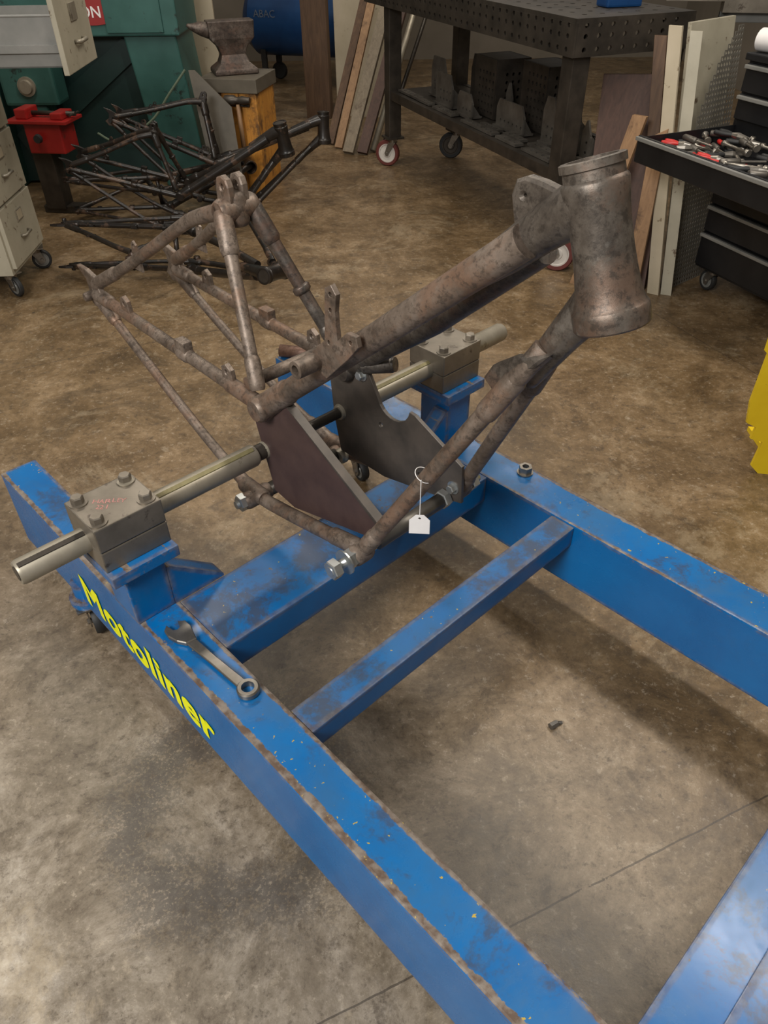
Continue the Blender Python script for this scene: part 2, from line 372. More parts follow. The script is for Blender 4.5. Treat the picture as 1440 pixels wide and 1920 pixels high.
# ================================================================= BENCH
ZR=.38
bench=Thing('frame_jig_bench','blue painted steel frame alignment bench with yellow lettering','workbench')
RB=.118
for (b0,b1,zb) in((.380,.487,RB),(1.409,1.537,.17)):
    m=MB(); m.box(B,-2.08,1.2,b0,b1,zb,ZR,.005); done(m,'side_rail','blue',bench)
for a0,a1,zb in((-1.25,-1.05,.29),(-.815,-.74,.31),(0,.3,.25)):
    m=MB(); m.box(B,a0,a1,.487,1.409,zb,ZR-(.001 if a0<-1 else .004),.004); done(m,'cross_member','bluedirty' if a0<-.1 else 'blue',bench)
m=MB(); m.box(B,.09,.3,.5,1.40,ZR-.004,ZR+.008,.002); done(m,'cover_plate','blue',bench)
for b0,sgn in((.427,1),(1.50,-1)):
    m=MB(); m.box(B,-1.365,-1.25,b0-.05,b0+.05,ZR,.545,.003); pst=done(m,'post','blue',bench)
    m=MB(); m.box(B,-1.405,-1.225,b0-.082,b0+.082,.54,.57,.002); sub(pst,m,'post_cap','blue')
    e=b0+sgn*.05
    m=MB(); m.shape(lambda u,v,w_,e=e,sgn=sgn:B(-1.275+w_,e+sgn*u,v),[[(0,ZR),(.14,ZR),(.14,ZR+.008),(.01,.50),(0,.50)]],.05)
    sub(pst,m,'gusset','blue')
for bb in(.40,1.47):
    for aa in(-1.70,1.0):
        lg=MB(); lg.tube([B(aa,bb,.115),B(aa,bb,.19)],.035,20); lg.lathe(B(aa,bb,.115),B(aa,bb,.135),[(0,.052),(1,.052)],24)
        lo=done(lg,'leg','blue',bench)
        x,y=C*aa+Sn*bb,-Sn*aa+C*bb
        castor(bench,L(x,y,0,0),.045,.028,-60,'rubber','grey',.115)
m=MB()
k_=0
for ox in(-.0075,-.0037,0,.0037,.0075):
    for oz in(-.0036,0,.0036):
        m.text(lambda x,y,z:B(-1.637+ox+x,.3793-k_*.0001,.171+oz+y),'Motoliner',.150,0,.0,0,1.0,8,1.08,True); k_+=1
done(m,'lettering','yellowtxt',bench,'yellow vinyl lettering',0,False)
bench.end()
# clamp blocks
for i,(bb,txt) in enumerate(((.427,1),(1.50,0))):
    t=Thing('clamp_block','machined steel clamp block with four bolts'+(' and pink handwriting' if txt else ''),'clamp','shaft clamp blocks')
    m=MB(); m.box(B,-1.388,-1.25,bb-.08,bb+.08,.57,.626,.003); done(m,'lower_half','block',t)
    m=MB(); m.box(B,-1.388,-1.25,bb-.08,bb+.08,.628,.69,.003); done(m,'upper_half','block',t)
    for da in(-.045,.045):
        for db in(-.057,.057):
            m=MB(); m.bolt(B(-1.319+da,bb+db,.69),(0,0,1),.0145,.016); done(m,'hex_bolt','block',t)
    if txt:
        m=MB(); m.text(lambda x,y,z:B(-1.342+x*.62-y*.72,bb-.038+x*.78+y*.62+.002*math.sin(x*160),.6905+z),'HARLEY\n  221',.021,.0002,-.0001); done(m,'marker_writing','pinkink',t,'pink handwritten marker lettering')
        m=MB(); m.lathe(B(-1.36,bb+.055,.6905),B(-1.36,bb+.055,.6935),[(0,.008),(0,.018),(1,.018),(1,.008)],20,closed=True); done(m,'washer','steel',t)
    t.end()
AS,ZS=-1.319,.628
t=Thing('mandrel_shaft','long round steel mandrel shaft clamped across the blue bench','shaft')
def ends(m,b0,b1,r): m.lathe(B(AS,b0,ZS),B(AS,b1,ZS),[(0,r*.62),(.0,r*.9),(.012,r),(.988,r),(1,r*.9),(1,r*.62)],36)
m=MB(); ends(m,.195,.80,.0285); done(m,'outer_bar','steel',t)
m=MB(); ends(m,1.15,1.765,.0285); done(m,'outer_bar','steel',t)
m=MB(); m.tube([B(AS,.795,ZS),B(AS,1.16,ZS)],.0145,20); m.lathe(B(AS,.79,ZS),B(AS,.835,ZS),[(0,.021),(1,.021)],20); done(m,'inner_rod','darksteel',t)
for b0,b1 in((.20,.345),(.52,.79),(1.16,1.42)):
    m=MB(); m.box(lambda x,y,z:B(AS+.0118+x*.75,y,ZS+.0270+z-x*.38),-.006,.006,b0,b1,-.003,.0012)
    for k in range(int((b1-b0)/.012)): m.box(lambda x,y,z:B(AS+.0118+x*.75,y,ZS+.0270+z-x*.38),-.006,-.001+.003*(k%5==0),b0+.006+k*.012,b0+.0075+k*.012,.0012,.0016)
    done(m,'measuring_scale','brass' if b0!=.2 else 'darksteel',t)
m=MB(); m.lathe(B(AS,.1935,ZS),B(AS,.196,ZS),[(0,.017),(1,.017)],24); done(m,'bore','darksteel',t,'dark hollow end')
t.end()
M0=.963
def plate(name,label,poly,holes,b,mat,rim):
    t=Thing(name,label,'steel plate','engine mounting plates')
    m=MB(); m.shape(lambda u,v,w:B(u,b+w,v),[poly]+holes,.010,bev=.001); done(m,'plate_body',mat,t)
    for a_,z_ in rim:
        m=MB(); m.lathe(B(a_,b-.014,z_),B(a_,b+.014,z_),[(0,.02),(.3,.023),(.7,.023),(1,.02)],16); done(m,'weld_boss','steel',t)
    return t
lp=[(-1.352,.735),(-1.34,.765),(-1.20,.80),(-.905,.635),(-.91,.592),(-.95,.575),(-1.215,.50),(-1.295,.512)]
t=plate('engine_plate','dark maroon steel mounting plate inside the rusty frame',lp,[],.836,'plate',[(AS,ZS)])
m=MB(); m.shape(lambda u,v,w:B(u,.842+w,v),[[(-1.205,.803),(-1.195,.80),(-.9,.638),(-.908,.63)]],.022); done(m,'folded_edge','plateg',t,'grey folded edge')
t.end()
arc=[(-1.115+.058*math.cos(math.radians(k)),.752+.058*math.sin(math.radians(k))) for k in range(200,351,15)]
rp=[(-1.36,.80),(-1.30,.83),(-1.215,.81),(-1.19,.77)]+arc+[(-1.04,.74),(-.885,.67),(-.88,.565),(-.93,.55),(-1.15,.50),(-1.325,.50),(-1.345,.6)]
t=plate('engine_plate','notched dark brown steel mounting plate inside the rusty frame',rp,[circ(-1.16,.66,.008),circ(-.96,.65,.008),circ(-1.02,.575,.008)],1.090,'plateg',[(AS,ZS),(-1.33,.475)])
for a_,z_ in((-1.225,.78),(-.905,.60)):
    m=MB(); m.bolt(B(a_,1.085,z_),-(B(0,1,0)-B(0,0,0)),.012,.014); done(m,'hex_bolt','chrome',t)
t.end()
def rod(label,pts,r,nuts,mat='chrome'):
    t=Thing('threaded_rod',label,'threaded rod','threaded rods through the frame')
    m=MB(); m.tube(pts,r,14); done(m,'rod',mat,t)
    ax=(Vector(pts[-1])-Vector(pts[0])).normalized()
    for p in nuts:
        m=MB(); m.lathe(Vector(p)-ax*.011*S,Vector(p)+ax*.011*S,[(0,.021),(.1,.024),(.9,.024),(1,.021)],6); done(m,'hex_nut',mat,t)
    return t
AF,ZF=-.915,.575
t=rod('zinc threaded rod with hex nuts through front cradle lugs',[B(AF-.01,.705,ZF-.015),B(AF-.01,1.20,ZF-.015)],.0115,[B(AF-.01,.718,ZF-.015),B(AF-.01,.762,ZF-.015),B(AF-.01,.776,ZF-.015),B(AF-.01,1.175,ZF-.015),B(AF-.01,1.072,ZF-.015)])
m=MB(); m.tube([B(AF-.01,.845,ZF-.015),B(AF-.01,1.060,ZF-.015)],.019,20); done(m,'spacer_sleeve','fixture',t,'dark steel sleeve')
m=MB(); m.lathe(B(AF-.01,.748,ZF-.015),B(AF-.01,.752,ZF-.015),[(0,.03),(1,.03)],24); done(m,'washer','chrome',t); t.end()
t=rod('steel threaded rod with zinc nut through rear cradle lugs',[B(-1.36,.745,.47),B(-1.335,1.15,.475)],.011,[B(-1.36,.765,.47)])
m=MB(); m.tube([B(-1.355,.80,.47),B(-1.345,1.08,.475)],.019,18); done(m,'spacer_sleeve','darksteel',t); t.end()
# ================================================================= FRAME
def build_frame(label,xf,mat,mat2,detail=True,group=None,cat='motorcycle frame'):
    t=Thing('motorcycle_frame',label,cat,group)
    hm='headrust' if detail else mat
    P=lambda a,b,z: xf(a,M0+b,z)
    hd0,hd1=P(-.513,0,1.196),P(-.594,0,1.418)
    m=MB(); m.lathe(hd0,hd1,[(0,.046),(0,.055),(.012,.0575),(.08,.0580),(.125,.0575),(.135,.0560),(.150,.0535),(.19,.0505),(.26,.0478),(.36,.0455),(.48,.0440),(.62,.0438),(.74,.0450),(.82,.0472),(.87,.0478),(.885,.0460),(.895,.0435),(.95,.0432),(.955,.0468),(1.0,.0468),(1.005,.044),(1.005,.036),(.9,.035),(.1,.04)],56,closed=True); done(m,'head_tube',hm,t)
    m=MB(); m.lathe(lerp(hd0,hd1,.9),lerp(hd0,hd1,.99),[(0,.036),(1,.036)],24); done(m,'bearing_cup','darksteel',t)
    m=MB(); m.tube([P(-.582,0,1.362),P(-.62,0,1.337),P(-.66,0,1.305),P(-.72,0,1.252),P(-.79,0,1.195)],[.043,.039,.0355,.032,.026],28,smooth=5)
    done(m,'upper_head_lug',hm,t)
    m=MB(); m.tube([P(-.532,0,1.25),P(-.556,0,1.21),P(-.585,0,1.165),P(-.612,0,1.12),P(-.652,0,1.05)],[.040,.035,.030,.027,.021],26,smooth=5)
    done(m,'lower_head_lug',hm,t)
    if detail:
        m=MB(); m.shape(lambda u,v,w:P(u,w,v),[[(-.700,1.29),(-.714,1.345),(-.708,1.366),(-.694,1.372),(-.665,1.370),(-.61,1.36),(-.61,1.31)],circ(-.694,1.350,.008)],.026,bev=.005); done(m,'tank_mount',hm,t)
        m=MB(); m.shape(lambda u,v,w:P(u,-.040+w,v),[[(-.62,1.10),(-.60,1.125),(-.65,1.105),(-.69,1.075),(-.705,1.048),(-.688,1.035),(-.65,1.04)]],.024,bev=.005); done(m,'cable_lug',hm,t)
        m=MB(); m.lathe(P(-1.21,.115,.812),P(-1.135,.150,.832),[(0,.020),(.9,.020),(.93,.018),(1,.018)],22); done(m,'pivot_spigot',mat2,t)
    for s in(-1,1):
        N1=(-1.279,s*.135,.778)
        dz=0 if s<0 else -.028
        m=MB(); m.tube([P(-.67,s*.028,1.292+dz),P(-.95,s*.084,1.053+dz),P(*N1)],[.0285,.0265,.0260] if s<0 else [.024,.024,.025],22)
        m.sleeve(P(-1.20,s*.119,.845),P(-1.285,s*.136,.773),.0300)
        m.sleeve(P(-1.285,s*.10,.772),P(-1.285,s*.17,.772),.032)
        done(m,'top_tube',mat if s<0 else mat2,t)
        m=MB(); p0=(-.612,s*.022,1.13);p1=(-.655,s*.05,1.05);p2=(AF,s*.165,ZF)
        m.tube([P(*p0),P(*p1),P(*p2)],[.021,.0175,.0175],18,smooth=4)
        m.sleeve(P(-.642,s*.040,1.075),P(-.690,s*.067,.985),.0212)
        m.sleeve(lerp(P(*p1),P(*p2),.88),lerp(P(*p1),P(*p2),.985),.0203); m.sleeve(P(AF-.01,s*.14,ZF-.015),P(AF-.01,s*.195,ZF-.015),.026)
        done(m,'down_tube',mat,t)
        m=MB(); m.tube([P(-1.40,s*.15,.475),P(-1.30,s*.152,.477),P(-.99,s*.165,.553),P(AF,s*.165,ZF)],[.018,.018,.0175,.019],16,smooth=3)
        m.sleeve(P(-1.42,s*.15,.478),P(-1.32,s*.152,.480),.023); m.sleeve(P(-1.355,s*.11,.47),P(-1.355,s*.195,.47),.024)
        m.sleeve(P(-1.03,s*.163,.545),P(-.93,s*.165,.570),.021)
        done(m,'cradle_tube',mat,t)
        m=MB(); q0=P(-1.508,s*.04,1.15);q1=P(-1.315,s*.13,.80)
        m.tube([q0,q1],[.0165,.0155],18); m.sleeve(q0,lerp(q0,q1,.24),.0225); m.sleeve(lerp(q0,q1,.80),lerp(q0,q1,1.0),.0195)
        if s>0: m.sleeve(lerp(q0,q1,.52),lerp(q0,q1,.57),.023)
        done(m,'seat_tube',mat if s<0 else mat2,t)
        m=MB(); m.tube([P(-1.515,s*.045,1.148),P(-1.60,s*.060,1.118),P(-1.67,s*.07,1.080),P(-1.87,s*.10,.957),P(-2.10,s*.135,.828)],[.020,.017,.0155,.0155,.015],16,smooth=6)
        m.sleeve(P(-1.98,s*.117,.895),P(-2.11,s*.135,.825),.019)
        a_,z_=-1.87,.957
        m.shape(lambda u,v,w:P(a_+u,s*.10+w,z_+v),[[(-.022,-.03),(-.012,.04),(0,.05),(.012,.04),(.022,-.03)],circ(0,.036,.006,8)],.006)
        done(m,'seat_stay',mat,t)
        m=MB(); cz=lambda a:.795+(-.028)*(a+2.12)/.82
        m.tube([P(-2.12,s*.135,.795),P(-1.62,s*.135,cz(-1.62)),P(-1.30,s*.135,.768)],[.016,.0165,.018],18)
        for a0,a1 in((-2.12,-2.03),(-1.66,-1.61),(-1.44,-1.30)): m.sleeve(P(a0,s*.135,cz(a0)),P(a1,s*.135,cz(a1)),.0205)
        for a_ in(-1.93,-1.43):
            zz=cz(a_)
            m.shape(lambda u,v,w:P(a_+u,s*.135+w,zz+v),[[(-.022,0),(-.018,.045),(0,.056),(.018,.045),(.022,0)],circ(0,.036,.009,10)],.014,bev=.002)
        m.box(lambda x,y,z:P(-1.635+x,s*.135+y,cz(-1.63)+z),-.022,.022,-.014,.014,0,.04,.003)
        done(m,'chain_stay',mat,t)
        m=MB(); m.tube([P(-2.11,s*.135,.78),P(-1.95,s*.137,.70),P(-1.60,s*.143,.54),P(-1.38,s*.15,.475)],[.014,.0135,.0135,.016],16,smooth=4)
        m.sleeve(P(-2.12,s*.135,.785),P(-2.02,s*.136,.735),.018); m.sleeve(P(-1.50,s*.147,.508),P(-1.39,s*.15,.478),.0175)
        done(m,'lower_stay',mat,t)
        m=MB(); m.shape(lambda u,v,w:P(u,s*.135+w,v),[[(-2.09,.85),(-2.145,.862),(-2.19,.862),(-2.15,.835),(-2.145,.805),(-2.165,.775),(-2.135,.755),(-2.09,.765),(-2.075,.81)],circ(-2.115,.812,.010)],.016,bev=.002)
        m.sleeve(P(-2.13,s*.15-.02,.79),P(-2.13,s*.15+.02,.79),.014)
        done(m,'dropout',mat,t)
    m=MB(); m.sleeve(P(-1.51,-.052,1.148),P(-1.51,.052,1.148),.029)
    m.sleeve(P(-1.508,0,1.11),P(-1.514,0,1.185),.030)
    for s in(-1,1):
        m.shape(lambda u,v,w:P(-1.515+u,s*.019+w,v),[[(-.024,1.15),(-.022,1.20),(-.016,1.214),(0,1.22),(.016,1.214),(.022,1.20),(.024,1.15)],circ(0,1.198,.0105)],.018,bev=.003)
    done(m,'seat_lug',mat,t)
    m=MB(); m.tube([P(-1.36,-.13,.80),P(-1.36,.13,.80)],.016,14); done(m,'cross_tube',mat,t)
    if detail:
        m=MB(); q=lambda u,v,w:P(u,-.130+w,v)
        m.shape(q,[[(-1.075,.955),(-1.045,.945),(-1.005,.985),(-.975,1.015),(-.945,1.05),(-.95,1.068),(-.975,1.068),(-1.005,1.04),(-1.008,1.10),(-1.002,1.135),(-1.015,1.15),(-1.032,1.14),(-1.036,1.10),(-1.042,1.03),(-1.085,.99)],circ(-1.018,1.132,.006,8),circ(-1.02,1.10,.006,8),circ(-.965,1.052,.006,8),circ(-1.03,1.03,.006,8)],.012,bev=.001)
        m.lathe(P(-1.075,-.19,.972),P(-1.075,-.12,.972),[(0,.011),(0,.019),(1,.019),(1,.011)],20,closed=True)
        done(m,'mount_bracket',mat,t)
    return t
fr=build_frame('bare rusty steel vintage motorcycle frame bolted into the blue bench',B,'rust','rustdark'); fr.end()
# ---- small things
t=Thing('combination_wrench','steel combination wrench lying on the blue bench rail','wrench')
wx=lambda u,v,w:B(-1.155+u*.998-v*.06,.432+u*.08+v,ZR+.0085+w)
m=MB()
jaw=[(.04,-.011),(.02,-.021),(-.005,-.026),(-.026,-.022),(-.034,-.012),(-.012,-.010),(-.006,0),(-.010,.010),(-.026,.016),(-.018,.026),(.004,.026),(.024,.018),(.045,.011)]
m.shape(wx,[jaw],.013,bev=.002); done(m,'open_jaw','toolsteel',t)
m=MB(); m.shape(wx,[[(.035,-.010),(.12,-.0085),(.225,-.010),(.225,.010),(.12,.0085),(.035,.010)]],.008,bev=.002); done(m,'shank','toolsteel',t)
m=MB(); m.lathe(wx(.243,0,-.008),wx(.243,0,.010),[(0,.0145),(0,.022),(.2,.025),(.8,.025),(1,.022),(1,.0145)],28,closed=True); done(m,'ring_end','toolsteel',t); t.end()
m=MB(); c=B(-.985,1.505,ZR+.0005); m.lathe(c,c+Vector((0,0,.004*S)),[(0,.011),(0,.024),(1,.024),(1,.011)],24,closed=True); c2=c+Vector((0,0,.004*S)); m.lathe(c2,c2+Vector((0,0,.02*S)),[(0,.011),(0,.02),(1,.02),(1,.011)],6,closed=True)
top(done(m,'flange_nut','toolsteel'),'loose steel hex nut on the blue bench rail','nut')
m=MB(); c=W(.448,1.135,.009); m.lathe(c-Vector((.012,.008,0)),c+Vector((.005,.002,0)),[(0,.010),(1,.009)],6); m.tube([c,c+Vector((.016,.004,-.003))],.005,10)
top(done(m,'bolt_scrap','fixture'),'small dirty loose bolt lying on the concrete floor','bolt')
t=Thing('paper_tag','small white paper tag hanging on string from rusty tube','tag')
m=MB(); m.torus(B(-.786,.849,.826),B(-.66,.90,1.055)-B(AF,.798,ZF),.0193,.0009,24,6); m.tube([B(-.775,.83,.83),B(-.775,.829,.742)],.0009,6); done(m,'string','white',t)
m=MB(); m.shape(lambda u,v,w:B(-.775+u*.75,.829+u*.66+w,.742+v),[[(-.008,0),(.008,0),(.021,-.014),(.021,-.05),(-.021,-.05),(-.021,-.014)],circ(0,-.009,.003,8)],.001); done(m,'tag_card','white',t); t.end()
m=MB(); m.tube([B(-2.07,1.43,.405),B(-1.93,1.525,.405)],[.023,.023],16); top(done(m,'copper_bar','copper'),'coppery brown round bar resting on the blue bench','metal bar')
# ================================================================= BACKGROUND
def placed(ox,oy,oz,yaw,roll,sc=1.0,pitch=0):
    R=Matrix.Rotation(math.radians(yaw),3,'Z')@Matrix.Rotation(math.radians(pitch),3,'Y')@Matrix.Rotation(math.radians(roll),3,'X')
    def f(a,b,z):
        v=R@(Vector((a+1.35,b-M0,z-.45))*sc); return W(ox+v.x,oy+v.y,oz+v.z)
    return f
G='old black motorcycle frames piled on the floor'
RS=.88
build_frame('black enamelled vintage motorcycle frame standing in the pile',placed(-1.34,4.92,.05,-2,6,.80,12),'black','black',False,G).end()
build_frame('scuffed black motorcycle frame leaning behind another frame',placed(-1.24,5.34,.10,3,-6,.82,22),'black','black',False,G).end()
build_frame('black motorcycle frame lying on its side on the concrete',placed(-1.10,4.42,.135,-8,81,.84,0),'black','black',False,G).end()
RS=.8
build_frame('dusty black motorcycle frame lying flat under the pile',placed(-1.46,5.0,.135,8,-82,.74,0),'black','black',False,G).end()
RS=1.0
# filing cabinet
t=Thing('filing_cabinet','worn cream steel filing cabinet on castors with top drawer open','filing cabinet')
fx=L(-1.985,3.9,0,2)
m=MB(); m.box(fx,-.62,-.01,0,.5,.13,1.42,.004); done(m,'body','cream',t)
for i,(z0,z1) in enumerate(((.16,.46),(.475,.765),(.78,1.07))):
    m=MB(); m.box(fx,-.012,.012,.02,.48,z0,z1,.004); d=done(m,'drawer','cream',t)
    zc=(z0+z1)/2
    m=MB(); m.box(fx,.012,.018,.21,.29,zc+.04,zc+.10,.001); sub(d,m,'label_holder','steel'); m=MB(); m.box(fx,.018,.019,.218,.282,zc+.048,zc+.092); sub(d,m,'label_card','creamboard')
    m=MB(); m.tube([fx(.012,.20,zc-.03),fx(.035,.21,zc-.03),fx(.035,.29,zc-.03),fx(.012,.30,zc-.03)],.008,10); sub(d,m,'handle','steel')
m=MB(); m.box(fx,.53,.555,0.0,.5,1.07,1.38,.004); d=done(m,'drawer','cream',t,'open top drawer')
m=MB(); m.box(fx,-.05,.53,.03,.036,1.10,1.30); m.box(fx,-.05,.53,.464,.47,1.10,1.30); m.box(fx,-.05,.53,.03,.47,1.10,1.106); m.box(fx,-.05,.53,.012,.03,1.16,1.19); m.tube([fx(-.05,.033,1.3),fx(.53,.033,1.3)],.006,8); sub(d,m,'drawer_tray','grey')
m=MB(); m.tube([fx(.555,.19,1.18),fx(.58,.20,1.18),fx(.58,.30,1.18),fx(.555,.31,1.18)],.009,10); sub(d,m,'handle','steel')
m=MB(); m.box(fx,.555,.562,.2,.3,1.26,1.33,.001); sub(d,m,'label_holder','steel')
for x,y in((-.06,.06),(-.06,.44),(-.55,.06),(-.55,.44)): castor(t,L(-1.985+x,3.9+y,0,0),.055,.026,-35 if y<.1 else 20,'rubber','grey',.13)
t.end()
t=Thing('red_machine_vice','red painted steel machine vice with black knob beside cabinet','vice')
rx=L(-2.26,5.40,0,-8)
m=MB(); m.box(rx,-.05,.20,-.1,.1,.40,.58,.01); m.box(rx,-.16,.26,-.12,.12,.58,.60,.004); m.box(rx,-.10,-.02,-.08,.08,.60,.66,.008); m.box(rx,.14,.22,-.08,.08,.60,.64,.008); done(m,'housing','red',t)
m=MB(); m.box(rx,-.07,.07,-.06,.06,.03,.42,.005); m.box(rx,-.1,.2,-.05,.05,0,.05,.005); done(m,'column','darksteel',t,'dark column and foot')
m=MB(); m.lathe(rx(.05,-.1,.50),rx(.05,-.15,.50),[(0,.012),(.5,.012),(.5,.028),(1,.024)],16); done(m,'knob','rubber',t)
m=MB(); m.tube([rx(-.02,0,.625),rx(.28,0,.625)],.014,12); m.tube([rx(.27,-.06,.625),rx(.27,.06,.625)],.007,8); done(m,'screw','darksteel',t); t.end()
# teal machine
t=Thing('teal_machine','large teal cast machine with splayed legs and red badge','machine tool')
gx=L(-1.33,5.95,0,0)
m=MB()
m.hexa([gx(-.30,0,0),gx(.03,0,0),gx(.03,.55,0),gx(-.30,.55,0),gx(-.42,0,1.02),gx(-.06,0,1.02),gx(-.06,.55,1.02),gx(-.42,.55,1.02)])
done(m,'leg','teal',t,bevel=.012)
m=MB(); m.hexa([gx(-1.75,0,0),gx(-1.40,0,0),gx(-1.40,.55,0),gx(-1.75,.55,0),gx(-1.65,0,1.02),gx(-1.35,0,1.02),gx(-1.35,.55,1.02),gx(-1.65,.55,1.02)]); done(m,'leg','teal',t,bevel=.012)
m=MB(); m.box(gx,-1.7,-.02,-.04,.6,.98,1.30,.01); m.box(gx,-1.6,-.05,0,.55,1.30,1.6,.03); m.box(gx,-.5,-.12,-.055,-.04,1.0,1.28,.004); done(m,'bed','teal',t)
m=MB(); m.box(gx,-1.42,-.34,.12,.5,.02,1.02); done(m,'side_panel','tealdark',t)
m=MB(); m.shape(lambda u,v,w:gx(u,.1+w,v),[[(-1.38,.35),(-.46,.95),(-.40,.95),(-.40,.82),(-1.3,.2)]],.02); done(m,'belt_guard','tealdark',t)
m=MB(); m.box(gx,-1.25,-.88,-.22,.0,.60,.98,.02); m.box(gx,-1.18,-.98,-.2,-.02,.3,.60,.02); hh=done(m,'bearing_housing','teal',t)
m=MB(); m.lathe(gx(-1.07,-.22,.72),gx(-1.07,-.26,.72),[(0,.06),(.5,.06),(.5,.045),(1,.04)],24); sub(hh,m,'bearing_cap','steel')
sh=[(-.56,1.045),(-.50,1.052),(-.455,1.075),(-.43,1.115),(-.44,1.155),(-.48,1.185),(-.53,1.20),(-.59,1.23),(-.65,1.20),(-.70,1.185),(-.74,1.155),(-.75,1.115),(-.725,1.075),(-.68,1.052),(-.62,1.045)]
m=MB(); m.shape(lambda u,v,w:gx(u,-.046+w,v),[sh],.008); bd=done(m,'badge','redbadge',t,'rounded red badge with white lettering')
m=MB(); m.text(lambda x,y,z:gx(-.70+x,-.051-z,1.09+y),'SON',.090,.001,.001); sub(bd,m,'badge_lettering','white'); t.end()
m=MB(); m.tube([W(-2.0,5.75,.42),W(-1.85,5.7,.38),W(-1.6,5.72,.50),W(-1.45,5.75,.66),W(-1.32,5.78,.80)],.008,8,smooth=6); top(done(m,'hose','cable'),'thin green hose looping in front of the teal machine','hose')
m=MB(); m.box(L(-1.42,6.75,0,5),-.12,.16,0,.06,0,2.0,.004); top(done(m,'door_panel','creamboard'),'cream painted board standing behind the teal machine','door panel')
m=MB(); gg=lambda u,v,w:W(-1.06+u,5.50+v*.14+w,v*.98)
m.shape(gg,[[(-.10,0),(.10,0),(.06,.62),(-.16,.84),(-.2,.84)]],.012); top(done(m,'metal_sheet','brownsheet'),'dull grey brown metal sheet leaning on wooden stand','metal sheet')
t=Thing('anvil_stand','orange varnished timber anvil stand with steel band','anvil stand')
sx_=L(-1.0,5.95,0,-12)
m=MB()
for i in range(3): m.box(sx_,-.20+i*.13,-.073+i*.13,-.17,.22,0,.74,.006)
done(m,'timber_block','orangewood',t)
m=MB(); m.box(sx_,-.215,.205,-.19,.235,.66,.745,.003); done(m,'steel_band','brownsheet',t)
m=MB(); m.box(sx_,-.1,-.08,-.185,-.17,.3,.66,.003); m.box(sx_,.0,.14,-.20,-.17,.58,.62,.003); done(m,'tool_hanger','darksteel',t)
t.end()
t=Thing('hammer','wooden handled hammer hanging on anvil stand','hammer')
m=MB(); m.tube([sx_(.07,-.225,.60),sx_(.08,-.23,.32)],[.014,.018],12)
done(m,'handle','lightwood',t); m=MB(); m.lathe(sx_(-.02,-.225,.625),sx_(.16,-.225,.625),[(0,.028),(.1,.032),(.35,.032),(.45,.022),(.6,.022),(.7,.028),(1,.02)],12); done(m,'head','darksteel',t); t.end()
t=Thing('anvil','heavy rusty iron anvil standing on timber block','anvil')
ax0=L(-1.02,6.0,.747,20)
ax_=lambda x,y,z: ax0(x*.80,y*.9,z*.95)
def loft(m,secs):
    rings=[[m.bm.verts.new(p) for p in s] for s in secs]
    for a,b in zip(rings,rings[1:]):
        n=len(a)
        for k in range(n): m.face([a[k],a[(k+1)%n],b[(k+1)%n],b[k]])
    m.face(rings[0][::-1]);m.face(rings[-1]);return m
def rect(xf,hx,hy,z,cx=0): return [xf(cx-hx,-hy,z),xf(cx+hx,-hy,z),xf(cx+hx,hy,z),xf(cx-hx,hy,z)]
m=MB(); loft(m,[rect(ax_,.19,.12,0),rect(ax_,.19,.12,.03),rect(ax_,.13,.075,.07),rect(ax_,.105,.055,.12),rect(ax_,.13,.06,.17),rect(ax_,.19,.07,.22),rect(ax_,.20,.07,.33)]); done(m,'body','anviliron',t,bevel=.008)
m=MB(); m.tube([ax_(-.18,0,.27),ax_(-.25,0,.285),ax_(-.31,0,.295),ax_(-.36,0,.31)],[.05,.042,.025,.008],16,smooth=3); done(m,'horn','anviliron',t); t.end()
# compressor
t=Thing('air_compressor','dark blue air compressor with horizontal tank on the floor','compressor')
cx_=L(-.78,9.9,.1,-18)
m=MB(); m.lathe(cx_(-.75,0,.52),cx_(.75,0,.52),[(0,.05),(.01,.18),(.05,.28),(.1,.34),(.9,.34),(.95,.28),(.99,.18),(1,.05)],32); tk=done(m,'tank','bluecomp',t)
m=MB(); m.text(lambda x,y,z:cx_(x-.52,-.335-z,.58+y),'ABAC',.10,.002,.0); sub(tk,m,'lettering','bluepale')
m=MB(); m.box(cx_,-.4,.4,-.16,.16,.84,.87); m.box(cx_,-.35,-.02,-.13,.13,.87,1.15,.03); m.lathe(cx_(.05,0,1.0),cx_(.4,0,1.0),[(0,.1),(1,.1)],20); done(m,'motor','darksteel',t)
for x in(-.5,.5):
    for s in(-1,1):
        m=MB(); m.box(cx_,x-.03,x+.03,s*.2-.02,s*.2+.02,-.01,.32); m.lathe(cx_(x,s*.2-.03,-.01),cx_(x,s*.2+.03,-.01),[(0,.08),(.2,.09),(.8,.09),(1,.08)],20); done(m,'foot_wheel','rubber',t)
t.end()
m=MB(); m.box(L(-.42,8.25,0,-14),0,.52,0,.03,0,2.2,.003); top(done(m,'door_panel','creamboard'),'cream painted door panel standing behind leaning bars','door panel')
m=MB(); m.box(L(-.72,8.15,0,-10),0,.24,0,.12,0,2.0,.004); top(done(m,'timber_post','brownwood'),'dark brown timber post beside cream panel','timber')
bars=[(-.44,7.12,-.12,7.75,1.0,.026,'brownwood',1,'dark brown wooden plank'),(-.36,6.98,.02,7.7,1.25,.026,'lightwood',1,'weathered wooden stake'),
(-.27,6.80,.20,7.75,1.35,.036,'greywood',1,'grey brown flat plank'),(-.15,6.78,.34,7.7,1.35,.034,'redwood',1,'brown flat steel bar'),(-.06,6.85,.46,7.7,1.35,.026,'steel',0,'grey steel pipe'),(.03,7.0,.62,7.9,1.4,.018,'darksteel',0,'thin dark steel tube')]
